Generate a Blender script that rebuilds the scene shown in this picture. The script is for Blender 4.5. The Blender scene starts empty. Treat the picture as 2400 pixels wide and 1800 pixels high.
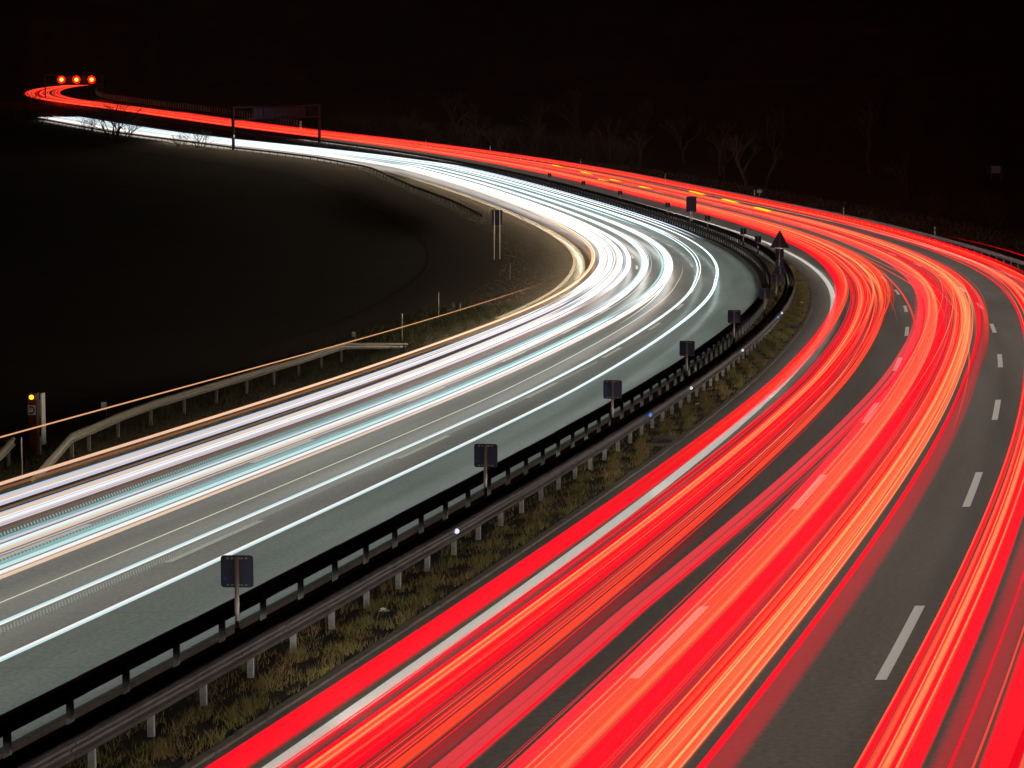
import bpy, math, random
import numpy as np
rng = np.random.default_rng(7); random.seed(7)
PI = math.pi
sc = bpy.context.scene
COL = sc.collection
ZO = 25.0                                   # camera height above the lowest datum

# ------------------------------------------------------------ camera, world, exposure
cam_d = bpy.data.cameras.new('camera'); cam = bpy.data.objects.new('camera', cam_d); COL.objects.link(cam)
cam_d.sensor_width = 36.0; cam_d.lens = 5871.59/2400*36.0
cam_d.clip_start = 0.5; cam_d.clip_end = 6000
cam.location = (0, 0, ZO); cam.rotation_euler = (PI/2 - 0.12704574, 0, 0)
sc.camera = cam
w = bpy.data.worlds.new('World'); sc.world = w; w.use_nodes = True
nt = w.node_tree; bg = nt.nodes['Background']
sky = nt.nodes.new('ShaderNodeTexSky'); sky.sky_type = 'NISHITA'; sky.sun_disc = False
sky.sun_elevation = math.radians(-6); sky.sun_rotation = math.radians(200)
nt.links.new(sky.outputs[0], bg.inputs[0]); bg.inputs[1].default_value = 0.002
sc.view_settings.view_transform = 'Standard'; sc.view_settings.look = 'None'
sc.view_settings.exposure = 0.0; sc.view_settings.gamma = 1.0; sc.view_settings.use_curve_mapping = False
sc.cycles.max_bounces = 4; sc.cycles.diffuse_bounces = 2; sc.cycles.glossy_bounces = 2
sc.cycles.transparent_max_bounces = 40; sc.cycles.sample_clamp_indirect = 3.0
sc.cycles.use_denoising = True; sc.cycles.caustics_reflective = False; sc.cycles.caustics_refractive = False

# ------------------------------------------------------------ the motorway as a 3-D alignment (s along, u across, h up)
SK = np.array([0,40,80,120,160,200,240,290,350,430,520,620,700,760,820,880,940,1000,1060,1120,1200.])
KAP = np.array([1.763,1.267,1.236,1.36,1.588,1.523,1.372,1.362,1.563,1.177,0.602,0.187,-0.912,-2.518,-3.372,-4.62,-5.987,-7.388,-8.795,-10.201,-11.605])*1e-3
GRA = np.array([-1.574,-3.228,-3.621,-4.211,-3.462,-2.745,-2.166,-0.847,0.83,1.199,1.184,2.571,1.786,1.67,2.301,1.838,1.206,0.703,0.232,-0.235,-0.703])*1e-2
BNK = np.array([8.061,6.223,6.021,5.665,4.436,4.055,4.452,4.153,3.205,0.937,0.371,0.36,0.43,0.447,1.297,2.814,3.945,4.867,5.666,6.411,7.138])*1e-2
DS = 3.0
SS = np.arange(0, 1200, DS)
def _interp(v):
    m = np.gradient(v, SK); i = np.clip(np.searchsorted(SK, SS, side='right')-1, 0, len(SK)-2)
    h = SK[i+1]-SK[i]; t = (SS-SK[i])/h
    return v[i]*(2*t**3-3*t**2+1)+m[i]*h*(t**3-2*t**2+t)+v[i+1]*(-2*t**3+3*t**2)+m[i+1]*h*(t**3-t**2)
_k, _g, _b = _interp(KAP), _interp(GRA), _interp(BNK)
def _cum(a, a0): return a0+np.concatenate([[0], np.cumsum((a[1:]+a[:-1])/2*DS)])
_th = _cum(_k, 1.2811); _X = _cum(np.cos(_th), -6.8667); _Y = _cum(np.sin(_th), 19.948); _Z = _cum(_g, -9.1272)+ZO
# straight run back under the bridge
back = np.arange(-60, 0, DS)
SS = np.concatenate([back, SS])
_X = np.concatenate([_X[0]+back*math.cos(_th[0]), _X]); _Y = np.concatenate([_Y[0]+back*math.sin(_th[0]), _Y])
_Z = np.concatenate([_Z[0]+back*_g[0], _Z]); _th = np.concatenate([np.full(len(back), _th[0]), _th]); _b = np.concatenate([np.full(len(back), _b[0]), _b])
def RP(s, u, h=0.0):
    """world points for arrays s, u, h"""
    s = np.asarray(s, float); u = np.broadcast_to(np.asarray(u, float), s.shape); h = np.broadcast_to(np.asarray(h, float), s.shape)
    th = np.interp(s, SS, _th); X = np.interp(s, SS, _X); Y = np.interp(s, SS, _Y); Z = np.interp(s, SS, _Z); b = np.interp(s, SS, _b)
    uc = np.clip(u, -30, 22)
    return np.stack([X+np.sin(th)*u, Y-np.cos(th)*u, Z+b*uc+h], -1)
def heading(s): return float(np.interp(s, SS, _th))
def woff(s): return np.interp(s, [400,440,478,509,546,600,700,900], [0,-3.5,-7.8,-11,-12.5,-12.5,-12.5,-12.5])   # the two carriageways part beyond the bend
def srange(a, b, fine=2.0):
    out = [a]
    while out[-1] < b:
        s = out[-1]; out.append(s+(fine if s < 130 else fine*1.5 if s < 300 else fine*2.5))
    out[-1] = b
    return np.array(out)

# ------------------------------------------------------------ object helpers
def mesh_obj(name, verts, faces, mat=None, parent=None, smooth=False, uv=None, attr=None, loc=None, attr2=None):
    me = bpy.data.meshes.new(name)
    me.from_pydata([tuple(map(float, v)) for v in verts], [], [tuple(int(i) for i in f) for f in faces])
    if mat: me.materials.append(mat)
    if smooth: me.polygons.foreach_set('use_smooth', [True]*len(me.polygons))
    if uv is not None:
        l = me.uv_layers.new(name='UVMap'); idx = np.empty(len(me.loops), int); me.loops.foreach_get('vertex_index', idx)
        l.data.foreach_set('uv', np.asarray(uv, float)[idx].ravel())
    if attr is not None:
        a = me.attributes.new('glow', 'FLOAT', 'POINT'); a.data.foreach_set('value', np.asarray(attr, float))
    if attr2 is not None:
        a = me.attributes.new('body', 'FLOAT', 'POINT'); a.data.foreach_set('value', np.asarray(attr2, float))
    me.update()
    o = bpy.data.objects.new(name, me); COL.objects.link(o)
    if parent: o.parent = parent
    if loc is not None: o.location = loc
    return o
def tag(o, label=None, cat=None, group=None, kind=None):
    if label: o['label'] = label
    if cat: o['category'] = cat
    if group: o['group'] = group
    if kind: o['kind'] = kind
    return o
def empty(name, loc=(0,0,0), rz=0, **k):
    o = bpy.data.objects.new(name, None); COL.objects.link(o); o.location = tuple(map(float, loc)); o.rotation_euler = (0,0,rz)
    o.empty_display_size = 0.2
    return tag(o, **k)
class MB:
    def __init__(s): s.v = []; s.f = []
    def add(s, v, f):
        n = len(s.v); s.v += [tuple(map(float, q)) for q in v]; s.f += [tuple(int(i)+n for i in g) for g in f]; return s
    def box(s, c, d, rz=0, rx=0):
        x, y, z = d[0]/2, d[1]/2, d[2]/2
        q = np.array([(-x,-y,-z),(x,-y,-z),(x,y,-z),(-x,y,-z),(-x,-y,z),(x,-y,z),(x,y,z),(-x,y,z)])
        if rx: a, b = math.cos(rx), math.sin(rx); q = q@np.array([[1,0,0],[0,a,b],[0,-b,a]])
        if rz: a, b = math.cos(rz), math.sin(rz); q = q@np.array([[a,b,0],[-b,a,0],[0,0,1]])
        return s.add(q+np.array(c), [(0,3,2,1),(4,5,6,7),(0,1,5,4),(1,2,6,5),(2,3,7,6),(3,0,4,7)])
    def cyl(s, p0, p1, r0, r1=None, n=8, caps=True):
        r1 = r0 if r1 is None else r1; p0 = np.array(p0, float); p1 = np.array(p1, float); d = p1-p0; d /= max(np.linalg.norm(d), 1e-9)
        a = np.array([0,0,1.]) if abs(d[2]) < .9 else np.array([1.,0,0]); e = np.cross(d, a); e /= np.linalg.norm(e); g = np.cross(d, e)
        t = np.arange(n)/n*2*PI; ring = np.cos(t)[:,None]*e+np.sin(t)[:,None]*g
        f = [(i, (i+1) % n, n+(i+1) % n, n+i) for i in range(n)]
        if caps: f += [tuple(range(n))[::-1], tuple(range(n, 2*n))]
        return s.add(np.concatenate([p0+ring*r0, p1+ring*r1]), f)
    def prism(s, poly, y0, y1):            # polygon in xz, extruded along y
        n = len(poly); v = [(x, y0, z) for x, z in poly]+[(x, y1, z) for x, z in poly]
        return s.add(v, [tuple(range(n)), tuple(range(n, 2*n))[::-1]]+[(i, n+i, n+(i+1) % n, (i+1) % n) for i in range(n)])
    def build(s, name, mat, parent=None, smooth=False, loc=None): return mesh_obj(name, s.v, s.f, mat, parent, smooth, loc=loc)
def dup(root, loc, rz, **k):
    r = root.copy(); COL.objects.link(r); r.location = tuple(map(float, loc)); r.rotation_euler = (0,0,rz)
    for key, val in k.items(): r[key] = val
    for ch in list(root.children):
        c = ch.copy(); COL.objects.link(c); c.parent = r
        for g in list(ch.children):
            d = g.copy(); COL.objects.link(d); d.parent = c
    return r
def ribbon(name, s, us, hs, mat, parent=None, smooth=True):
    """sheet over stations s; us, hs: lists of scalars or functions of s"""
    cols = []; uvs = []
    for u, h in zip(us, hs):
        uu = np.broadcast_to(np.asarray(u(s) if callable(u) else u, float), s.shape); hh = h(s) if callable(h) else h
        cols.append(RP(s, uu, hh)); uvs.append(np.stack([s, uu], -1))
    n, m = len(s), len(cols)
    v = np.stack(cols, 1).reshape(-1, 3); uv = np.stack(uvs, 1).reshape(-1, 2)
    i = np.arange(n-1)[:,None]*m+np.arange(m-1)[None]; i = i.ravel()
    f = np.stack([i, i+1, i+m+1, i+m], -1)      # u grows to the right of +s: normal up
    f = f[:, ::-1] if False else f
    return mesh_obj(name, v, f, mat, parent, smooth, uv)
def sweep(name, s, prof, mat, parent=None, smooth=False, closed=True, ends=True, glow=None, ufun=0.0, hfun=0.0, shield=False):
    """closed profile [(du,dh)] swept along stations s"""
    u0 = ufun(s) if callable(ufun) else np.full(len(s), float(ufun)); h0 = hfun(s) if callable(hfun) else np.full(len(s), float(hfun))
    V = np.stack([RP(s, u0+a, h0+b) for a, b in prof], 1); n, m = len(s), len(prof)
    i = np.arange(n-1)[:,None]*m; j = np.arange(m)[None]; j2 = (j+1) % m
    f = np.stack([i+j, i+m+j, i+m+j2, i+j2], -1).reshape(-1, 4).tolist()
    if ends: f += [list(range(m)), [(n-1)*m+q for q in range(m)][::-1]]
    at = None
    if glow is not None: at = np.repeat(glow(s) if callable(glow) else np.full(n, float(glow)), m)
    soft = None
    if shield:
        wm = max(abs(a) for a, b in prof)+1e-9; soft = np.tile([(0.0 if b < -1e-6 else 1-min(1, abs(a)/wm)**2) for a, b in prof], n)
    return mesh_obj(name, V.reshape(-1, 3), f, mat, parent, smooth, attr=at, attr2=soft)

# ------------------------------------------------------------ materials
def nodes(m): return m.node_tree.nodes, m.node_tree.links
def mat_basic(name, col, rough=.7, metal=0.0, var=.25, scale=6.0, bump=0.0, spec=.4):
    m = bpy.data.materials.new(name); m.use_nodes = True; N, L = nodes(m); b = N['Principled BSDF']
    tc = N.new('ShaderNodeTexCoord'); nz = N.new('ShaderNodeTexNoise'); nz.inputs['Scale'].default_value = scale; nz.inputs['Detail'].default_value = 6
    L.new(tc.outputs['Object'], nz.inputs['Vector'])
    r = N.new('ShaderNodeMapRange'); r.inputs[1].default_value = .25; r.inputs[2].default_value = .75; r.inputs[3].default_value = 1-var; r.inputs[4].default_value = 1+var
    L.new(nz.outputs[0], r.inputs[0])
    mx = N.new('ShaderNodeVectorMath'); mx.operation = 'SCALE'; mx.inputs[0].default_value = col
    L.new(r.outputs[0], mx.inputs['Scale']); L.new(mx.outputs[0], b.inputs['Base Color'])
    b.inputs['Roughness'].default_value = rough; b.inputs['Metallic'].default_value = metal; b.inputs['Specular IOR Level'].default_value = spec
    if bump:
        bp = N.new('ShaderNodeBump'); bp.inputs['Strength'].default_value = bump; bp.inputs['Distance'].default_value = .02
        L.new(nz.outputs[0], bp.inputs['Height']); L.new(bp.outputs[0], b.inputs['Normal'])
    return m
def mat_road(name, col, rough, joints, wear, spec=.5):
    """surface with aggregate grain, long wheel-track wear and, on concrete, cross joints every 5 m (UV = metres along, across)"""
    m = bpy.data.materials.new(name); m.use_nodes = True; N, L = nodes(m); b = N['Principled BSDF']
    uv = N.new('ShaderNodeUVMap'); uv.uv_map = 'UVMap'
    def noise(sx, sy, scale, det=4):
        mp = N.new('ShaderNodeMapping'); mp.inputs['Scale'].default_value = (sx, sy, 1); L.new(uv.outputs[0], mp.inputs[0])
        n = N.new('ShaderNodeTexNoise'); n.inputs['Scale'].default_value = scale; n.inputs['Detail'].default_value = det; L.new(mp.outputs[0], n.inputs['Vector']); return n.outputs[0]
    def rng_(x, a, c, lo, hi):
        r = N.new('ShaderNodeMapRange'); r.inputs[1].default_value = a; r.inputs[2].default_value = c; r.inputs[3].default_value = lo; r.inputs[4].default_value = hi; L.new(x, r.inputs[0]); return r.outputs[0]
    def mul(a, c):
        q = N.new('ShaderNodeMath'); q.operation = 'MULTIPLY'; L.new(a, q.inputs[0]); L.new(c, q.inputs[1]); return q.outputs[0]
    grain = rng_(noise(1, 1, 9, 4), .3, .7, .62, 1.38)
    track = rng_(noise(.012, 1, 1.3, 3), .3, .7, 1-wear, 1+wear)
    patch = rng_(noise(.12, .5, .6, 5), .32, .68, .78, 1.22)
    c = mul(mul(grain, track), patch)
    if joints:
        sp = N.new('ShaderNodeSeparateXYZ'); L.new(uv.outputs[0], sp.inputs[0])
        md = N.new('ShaderNodeMath'); md.operation = 'PINGPONG'; md.inputs[1].default_value = 2.5; L.new(sp.outputs[0], md.inputs[0])
        c = mul(c, rng_(md.outputs[0], .015, .05, .62, 1.0))
    v = N.new('ShaderNodeVectorMath'); v.operation = 'SCALE'; v.inputs[0].default_value = col; L.new(c, v.inputs['Scale']); L.new(v.outputs[0], b.inputs['Base Color'])
    L.new(rng_(noise(.05, .8, 1.0, 3), .3, .7, rough-.07, rough+.07), b.inputs['Roughness']); b.inputs['Specular IOR Level'].default_value = spec
    bp = N.new('ShaderNodeBump'); bp.inputs['Strength'].default_value = .35; bp.inputs['Distance'].default_value = .006; L.new(noise(1, 1, 40, 2), bp.inputs['Height']); L.new(bp.outputs[0], b.inputs['Normal'])
    return m
def mat_glow(name, col, strength, alpha=1.0, soft=.8, body=False):
    """swept lamp light: emission that thins towards the rim of each streak"""
    m = bpy.data.materials.new(name); m.use_nodes = True; N, L = nodes(m); N.remove(N['Principled BSDF']); out = N['Material Output']
    em = N.new('ShaderNodeEmission'); em.inputs[0].default_value = (*col, 1)
    at = N.new('ShaderNodeAttribute'); at.attribute_name = 'glow'
    ml = N.new('ShaderNodeMath'); ml.operation = 'MULTIPLY'; ml.inputs[1].default_value = strength; L.new(at.outputs['Fac'], ml.inputs[0]); L.new(ml.outputs[0], em.inputs[1])
    if alpha >= 1 and soft == 0: L.new(em.outputs[0], out.inputs[0])
    else:
        tr = N.new('ShaderNodeBsdfTransparent'); lw = N.new('ShaderNodeLayerWeight'); lw.inputs[0].default_value = .5
        r = N.new('ShaderNodeMapRange'); r.interpolation_type = 'SMOOTHSTEP'; r.inputs[1].default_value = 1.0; r.inputs[2].default_value = 1-soft; r.inputs[3].default_value = 0; r.inputs[4].default_value = alpha
        L.new(lw.outputs['Facing'], r.inputs[0]) if soft < .5 else setattr(r.inputs[0], 'default_value', 0.0); mx = N.new('ShaderNodeMixShader')
        if body:
            ab = N.new('ShaderNodeAttribute'); ab.attribute_name = 'body'; rb = N.new('ShaderNodeMapRange'); rb.interpolation_type = 'SMOOTHSTEP'; rb.inputs[1].default_value = 0; rb.inputs[2].default_value = soft; rb.inputs[3].default_value = 0; rb.inputs[4].default_value = alpha
            L.new(ab.outputs['Fac'], rb.inputs[0]); r = rb
        ge = N.new('ShaderNodeNewGeometry'); iv = N.new('ShaderNodeMath'); iv.operation = 'SUBTRACT'; iv.inputs[0].default_value = 1.0; L.new(ge.outputs['Backfacing'], iv.inputs[1])
        g1 = N.new('ShaderNodeMath'); g1.operation = 'MULTIPLY'; g1.use_clamp = True; g1.inputs[1].default_value = 3.0; L.new(at.outputs['Fac'], g1.inputs[0])
        m1 = N.new('ShaderNodeMath'); m1.operation = 'MULTIPLY'; L.new(r.outputs[0], m1.inputs[0]); L.new(iv.outputs[0], m1.inputs[1])
        m2 = N.new('ShaderNodeMath'); m2.operation = 'MULTIPLY'; L.new(m1.outputs[0], m2.inputs[0]); L.new(g1.outputs[0], m2.inputs[1])
        L.new(m2.outputs[0], mx.inputs[0]); L.new(tr.outputs[0], mx.inputs[1]); L.new(em.outputs[0], mx.inputs[2]); L.new(mx.outputs[0], out.inputs[0])
    return m
def mat_emit(name, col, s):
    m = bpy.data.materials.new(name); m.use_nodes = True; b = m.node_tree.nodes['Principled BSDF']
    b.inputs['Base Color'].default_value = (*[min(c, .8) for c in col], 1); b.inputs['Emission Color'].default_value = (*col, 1); b.inputs['Emission Strength'].default_value = s
    return m
M = {}
M['asphalt'] = mat_road('asphalt', (.076, .061, .048), .6, False, .14)
M['concrete_road'] = mat_road('concrete_road', (.21, .198, .165), .36, True, .2)
M['gutter'] = mat_road('gutter_concrete', (.11, .09, .075), .8, False, .12)
M['kerb'] = mat_basic('kerb_stone', (.14, .115, .095), .8, var=.3, bump=.4)
M['paint'] = mat_basic('road_paint', (.74, .75, .74), .6, var=.12, scale=30, bump=.2)
M['paint_worn'] = mat_basic('worn_road_paint', (.86, .85, .74), .6, var=.22, scale=20, bump=.2)
M['soil'] = mat_basic('soil', (.018, .013, .008), .95, var=.5, scale=3, bump=.8)
M['verge'] = mat_basic('verge_turf', (.075, .06, .038), .95, var=.5, scale=1.5, bump=.8)
M['field'] = mat_basic('field', (.028, .024, .016), 1, var=.35, scale=.12, bump=.5)
M['galv'] = mat_basic('galvanised_steel', (.40, .40, .37), .5, .55, var=.18, scale=4)
M['galv_dull'] = mat_basic('weathered_steel', (.12, .11, .11), .6, .4, var=.25, scale=3)
M['post'] = mat_basic('steel_post', (.42, .45, .43), .6, .25, var=.25, scale=9)
M['plate_back'] = mat_basic('sign_back', (.045, .062, .11), .6, .1, var=.12, scale=3)
M['pole'] = mat_basic('sign_pole', (.55, .5, .46), .4, .5, var=.1)
M['black'] = mat_basic('black_plastic', (.02, .02, .02), .6)
M['white'] = mat_basic('white_plastic', (.8, .8, .78), .5, var=.05)
M['blue'] = mat_basic('blue_plate', (.03, .12, .55), .4, var=.05)
M['red'] = mat_basic('red_plate', (.6, .03, .02), .4, var=.05)
M['orange'] = mat_basic('orange_paint', (.12, .028, .01), .5, var=.1)
M['gantry'] = mat_basic('gantry_steel', (.04, .034, .03), .7, .1, var=.15)
M['bark'] = mat_basic('bark', (.05, .04, .03), .95, var=.4, scale=5)
M['twig'] = mat_basic('twig', (.045, .034, .025), .95, var=.3, scale=3)
M['leaf_dark'] = mat_basic('dark_foliage', (.03, .035, .015), .95, var=.5, scale=1)
def mat_grass(name, a, c):
    m = bpy.data.materials.new(name); m.use_nodes = True; N, L = nodes(m); b = N['Principled BSDF']
    tc = N.new('ShaderNodeTexCoord'); nz = N.new('ShaderNodeTexNoise'); nz.inputs['Scale'].default_value = .9; nz.inputs['Detail'].default_value = 5; L.new(tc.outputs['Object'], nz.inputs[0])
    cr = N.new('ShaderNodeValToRGB'); cr.color_ramp.elements[0].position = .36; cr.color_ramp.elements[1].position = .62
    cr.color_ramp.elements[0].color = (*a, 1); cr.color_ramp.elements[1].color = (*c, 1); L.new(nz.outputs[0], cr.inputs[0]); L.new(cr.outputs[0], b.inputs['Base Color'])
    b.inputs['Roughness'].default_value = .7; b.inputs['Specular IOR Level'].default_value = .2
    return m
M['grass'] = mat_grass('grass', (.30, .20, .085), (.22, .21, .065))
M['grass_straw'] = mat_grass('straw_grass', (.34, .24, .13), (.26, .20, .09))
M['grass_dry'] = mat_grass('dry_grass', (.10, .06, .03), (.13, .09, .04))
M['grass_dark'] = mat_grass('dark_grass', (.05, .05, .02), (.06, .08, .02))

# lamp light
G = {}
G['red'] = mat_glow('red_light', (1, .0, .013), 1.4, 0.78, .5, body=True)
G['red_orange'] = mat_glow('red_orange_light', (1, .034, .012), 2.2, 0.48, .6, body=True)
G['orange'] = mat_glow('orange_light', (1, .10, .035), 3.9, 0.24, .9, body=True)
G['amber'] = mat_glow('amber_light', (1, .29, .09), 4.4, 0.22, 1.0, body=True)
G['maroon'] = mat_glow('dim_red_light', (.62, .005, .02), 1.5, 0.33, .8, body=True)
G['red_thin'] = mat_glow('sheer_red_light', (1, .0, .013), 6.5, .16, .5, body=True)
G['orange_thin'] = mat_glow('sheer_orange_light', (1, .05, .014), 6.5, .15, .6, body=True)
G['rose'] = mat_glow('pale_red_light', (1, .03, .05), 2.2, 0.33, .7, body=True)
G['yellow'] = mat_glow('yellow_blinker_light', (1, .60, .0), 1.5, 1.0, .2, body=True)
G['white'] = mat_glow('white_light', (1, .99, .97), 1.25, .97, .7)
G['blue'] = mat_glow('bluish_light', (.62, .78, 1), 1.1, .9, .8)
G['lilac'] = mat_glow('lilac_light', (.78, .78, .95), 1.05, .9, .8)
G['peach'] = mat_glow('peach_light', (1, .72, .52), 1.1, .92, .8)
G['cyan'] = mat_glow('cyan_light', (.62, .90, .92), 1.25, .95, .7)
G['teal'] = mat_glow('teal_light', (.38, .68, .66), 1.0, .75, .8)
G['tan'] = mat_glow('orange_tan_light', (1, .48, .22), 1.0, .95, .7)
G['brown'] = mat_glow('brown_light', (.5, .2, .09), .8, .6, .9)
G['cream'] = mat_glow('cream_light', (.85, .80, .6), 1.0, .95, .5)

# ------------------------------------------------------------ ground
def wl(s): return np.interp(s, [-60, 60, 110, 150, 200], [-19.0, -18.9, -18.7, -17.9, -17.7])+woff(s)
S_ALL = srange(-60, 1000, 4)
gl = np.arange(-60, 1001, 12.0)
def gh(u, s):   # gentle relief of the fields
    return 0
base = mesh_obj('ground', [(-4000,-800,-6),(4000,-800,-6),(4000,5000,-6),(-4000,5000,-6)], [(0,1,2,3)], M['field']); tag(base, kind='structure')
def field_left():
    us = [-30.5, -33, -37, -42, -60, -90, -140, -220, -320]; hs = [-.83, -1.05, -1.3, -1.6, -2.0, -2.5, -3, -4, -6]
    us2 = [(lambda s, a=a: np.where(s > 380, a+woff(s), a)) for a in us]
    return ribbon('field', gl, us2[::-1], hs[::-1], M['field'])
tag(field_left(), kind='structure')
gr = np.arange(-60, 760, 12.0)
us = [13.6, 15, 18, 24, 40, 70, 120, 200, 300, 420, 560]; hs = [-.12, -.35, -.6, -.7, -.4, .2, 1, 2.5, 8, 16, 24]
fr = ribbon('field', gr, us, hs, M['field']); tag(fr, kind='structure')
gr2 = np.arange(748, 1001, 12.0)
fr2 = ribbon('field', gr2, [13.6, 15, 18, 24, 40, 60], [-.12, -.35, -.6, -.5, 0, 1], M['field']); tag(fr2, kind='structure')
# verges
vl = ribbon('verge', S_ALL, [lambda s: -31+np.where(s > 380, woff(s), 0), lambda s: -24.2+np.where(s > 380, woff(s), 0), lambda s: -21+np.where(s > 380, woff(s), 0), lambda s: wl(s)+.02], [-.85, -.25, -.12, -.012], M['verge']); tag(vl, kind='structure')
vr = ribbon('verge', S_ALL, [12.9, 13.7], [-.01, -.12], M['verge']); tag(vr, kind='structure')
# median soil
md = ribbon('median', S_ALL, [lambda s: -4.3+woff(s), lambda s: -3.4+woff(s)*.7, -2.4, -1.12], [-.06, .0, .02, -.01], M['soil']); tag(md, kind='structure')
# carriageways
S_R = srange(-60, 1000, 2)
red_road = ribbon('asphalt_road', S_R, [-1.1, 3.75, 7.5, 13.0], [0, 0, 0, 0], M['asphalt']); tag(red_road, kind='structure')
white_road = ribbon('concrete_road', S_R, [wl, lambda s: -13+woff(s), lambda s: -8.7+woff(s), lambda s: -4.28+woff(s)], [0, 0, 0, 0], M['concrete_road']); tag(white_road, kind='structure')

# painted markings, parts of their roads
def line_strip(name, s, u, wd, mat, parent, h=.005):
    f = (lambda q: u) if not callable(u) else u
    o = ribbon(name, s, [lambda q: f(q)-wd/2, lambda q: f(q)+wd/2], [h, h], mat, parent); return o
line_strip('edge_line', srange(-60, 700, 2), 0.0, .30, M['paint'], red_road)
line_strip('edge_line', srange(-60, 700, 2), 11.75, .30, M['paint'], red_road)
line_strip('edge_line', srange(-60, 640, 2), lambda s: np.interp(s, [60, 150, 200], [-16.6, -17.0, -17.2])+woff(s), .22, M['paint_worn'], white_road)
def dashes(u, s_first, wd, mat, parent, n0, n1):
    for i in range(n0, n1):
        a = s_first+18*i; line_strip('lane_dash', np.arange(a, a+6.01, 2.0), u, wd, mat, parent)
dashes(3.75, 18.79, .17, M['paint'], red_road, -2, 26)
dashes(7.5, 18.56, .17, M['paint'], red_road, -2, 26)
dashes(-8.68, 30.76, .20, M['paint_worn'], white_road, -2, 22)
dashes(-12.95, 30.76, .20, M['paint_worn'], white_road, -2, 22)

# gutter slabs and kerb stones along the median of the near carriageway
gutter = ribbon('gutter', srange(-60, 420, 2), [-1.1, -.42], [.006, .006], M['gutter']); tag(gutter, kind='structure')
kerb = empty('kerb', RP(0, -1.16, 0)); kerb['kind'] = 'structure'
def stone(s0, L, u0, u1, h, parent, mat, name='kerb_stone', jit=.006):
    s = np.array([s0+.012, s0+L-.012]); j = rng.uniform(-jit, jit, 2)
    P = [RP(s, u0+j[0], -.02), RP(s, u0+j[0], h+j[1]), RP(s, u1+j[0], h+j[1]), RP(s, u1+j[0], -.02)]
    V = np.array([p[0] for p in P]+[p[1] for p in P]); V = V-np.array(parent.location) if parent else V
    return mesh_obj(name, V, [(0,1,2,3),(7,6,5,4),(0,4,5,1),(1,5,6,2),(2,6,7,3),(3,7,4,0)], mat, parent)
s = 3.0
while s < 130: stone(s, 1.0, -1.26, -1.10, .05, kerb, M['kerb']); s += 1.0
rest = sweep('kerb_run', srange(131, 420, 2), [(-.08, -.02), (-.08, .05), (.08, .05), (.08, -.02)], M['kerb'], None, ufun=-1.18); rest.parent = kerb; rest.matrix_parent_inverse = kerb.matrix_world.inverted(); rest['kind'] = 'stuff'
rest.location = -np.array(kerb.location); rest.matrix_parent_inverse.identity()
kw = sweep('kerb', srange(-60, 640, 2), [(-.08, -.02), (-.08, .07), (.08, .07), (.08, -.02)], M['kerb'], None, ufun=lambda s: -4.36+woff(s)); kw['kind'] = 'structure'
ke = sweep('kerb', srange(120, 430, 2), [(-.14, -.03), (-.14, .03), (.14, .03), (.14, -.03)], mat_basic('pale_edge_gravel', (.5, .46, .38), .9, var=.5, scale=5, bump=.6), None, ufun=lambda s: wl(s)-.16); ke['kind'] = 'structure'
# drain inlets set into the grass
for s0 in (50.8, 99.1, 147.5):
    t = empty('drain_inlet', RP(s0, -1.45, 0), heading(s0))
    tag(t, {50.8: 'dark concrete drain inlet notched into the median grass nearest the camera end', 99.1: 'concrete drain inlet in the median grass at the bend beside the rail reflectors', 147.5: 'small concrete drain inlet in the narrow grass near the triangular sign'}[s0], 'drain', 'drain inlets in the median grass')
    MB().box((0, .02, .03), (1.5, .8, .05)).build('slab', M['gutter'], t)
    MB().box((-.72, 0, .07), (.08, .85, .05)).build('rim', M['kerb'], t); MB().box((.72, 0, .07), (.08, .85, .05)).build('rim', M['kerb'], t)
    MB().box((0, .02, .062), (.5, .4, .02)).build('grate', M['black'], t)

# ------------------------------------------------------------ crash barriers
def wbeam(side, z0=.44, z1=.75):
    o = [(0, z1), (.035, z1-.01), (.075, z1-.045), (.08, z1-.085), (.03, z1-.125), (.02, (z0+z1)/2), (.03, z0+.125), (.08, z0+.085), (.075, z0+.045), (.035, z0+.01), (0, z0)]
    p = o+[(a-.014, b) for a, b in o[::-1]]
    p = [(a*side, b) for a, b in p]
    return p if side > 0 else p[::-1]
def post_mesh(name, hgt, mat):
    b = MB().prism([(-.05, -.1), (-.042, -.1), (-.042, hgt), (-.05, hgt)], -.03, .03)
    b.prism([(-.042, -.1), (.042, -.1), (.042, hgt), (-.042, hgt)], -.03, -.023)
    b.prism([(.042, -.1), (.05, -.1), (.05, hgt), (.042, hgt)], -.03, .03)
    me = bpy.data.meshes.new(name); me.from_pydata(b.v, [], b.f); me.materials.append(mat); return me
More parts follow.
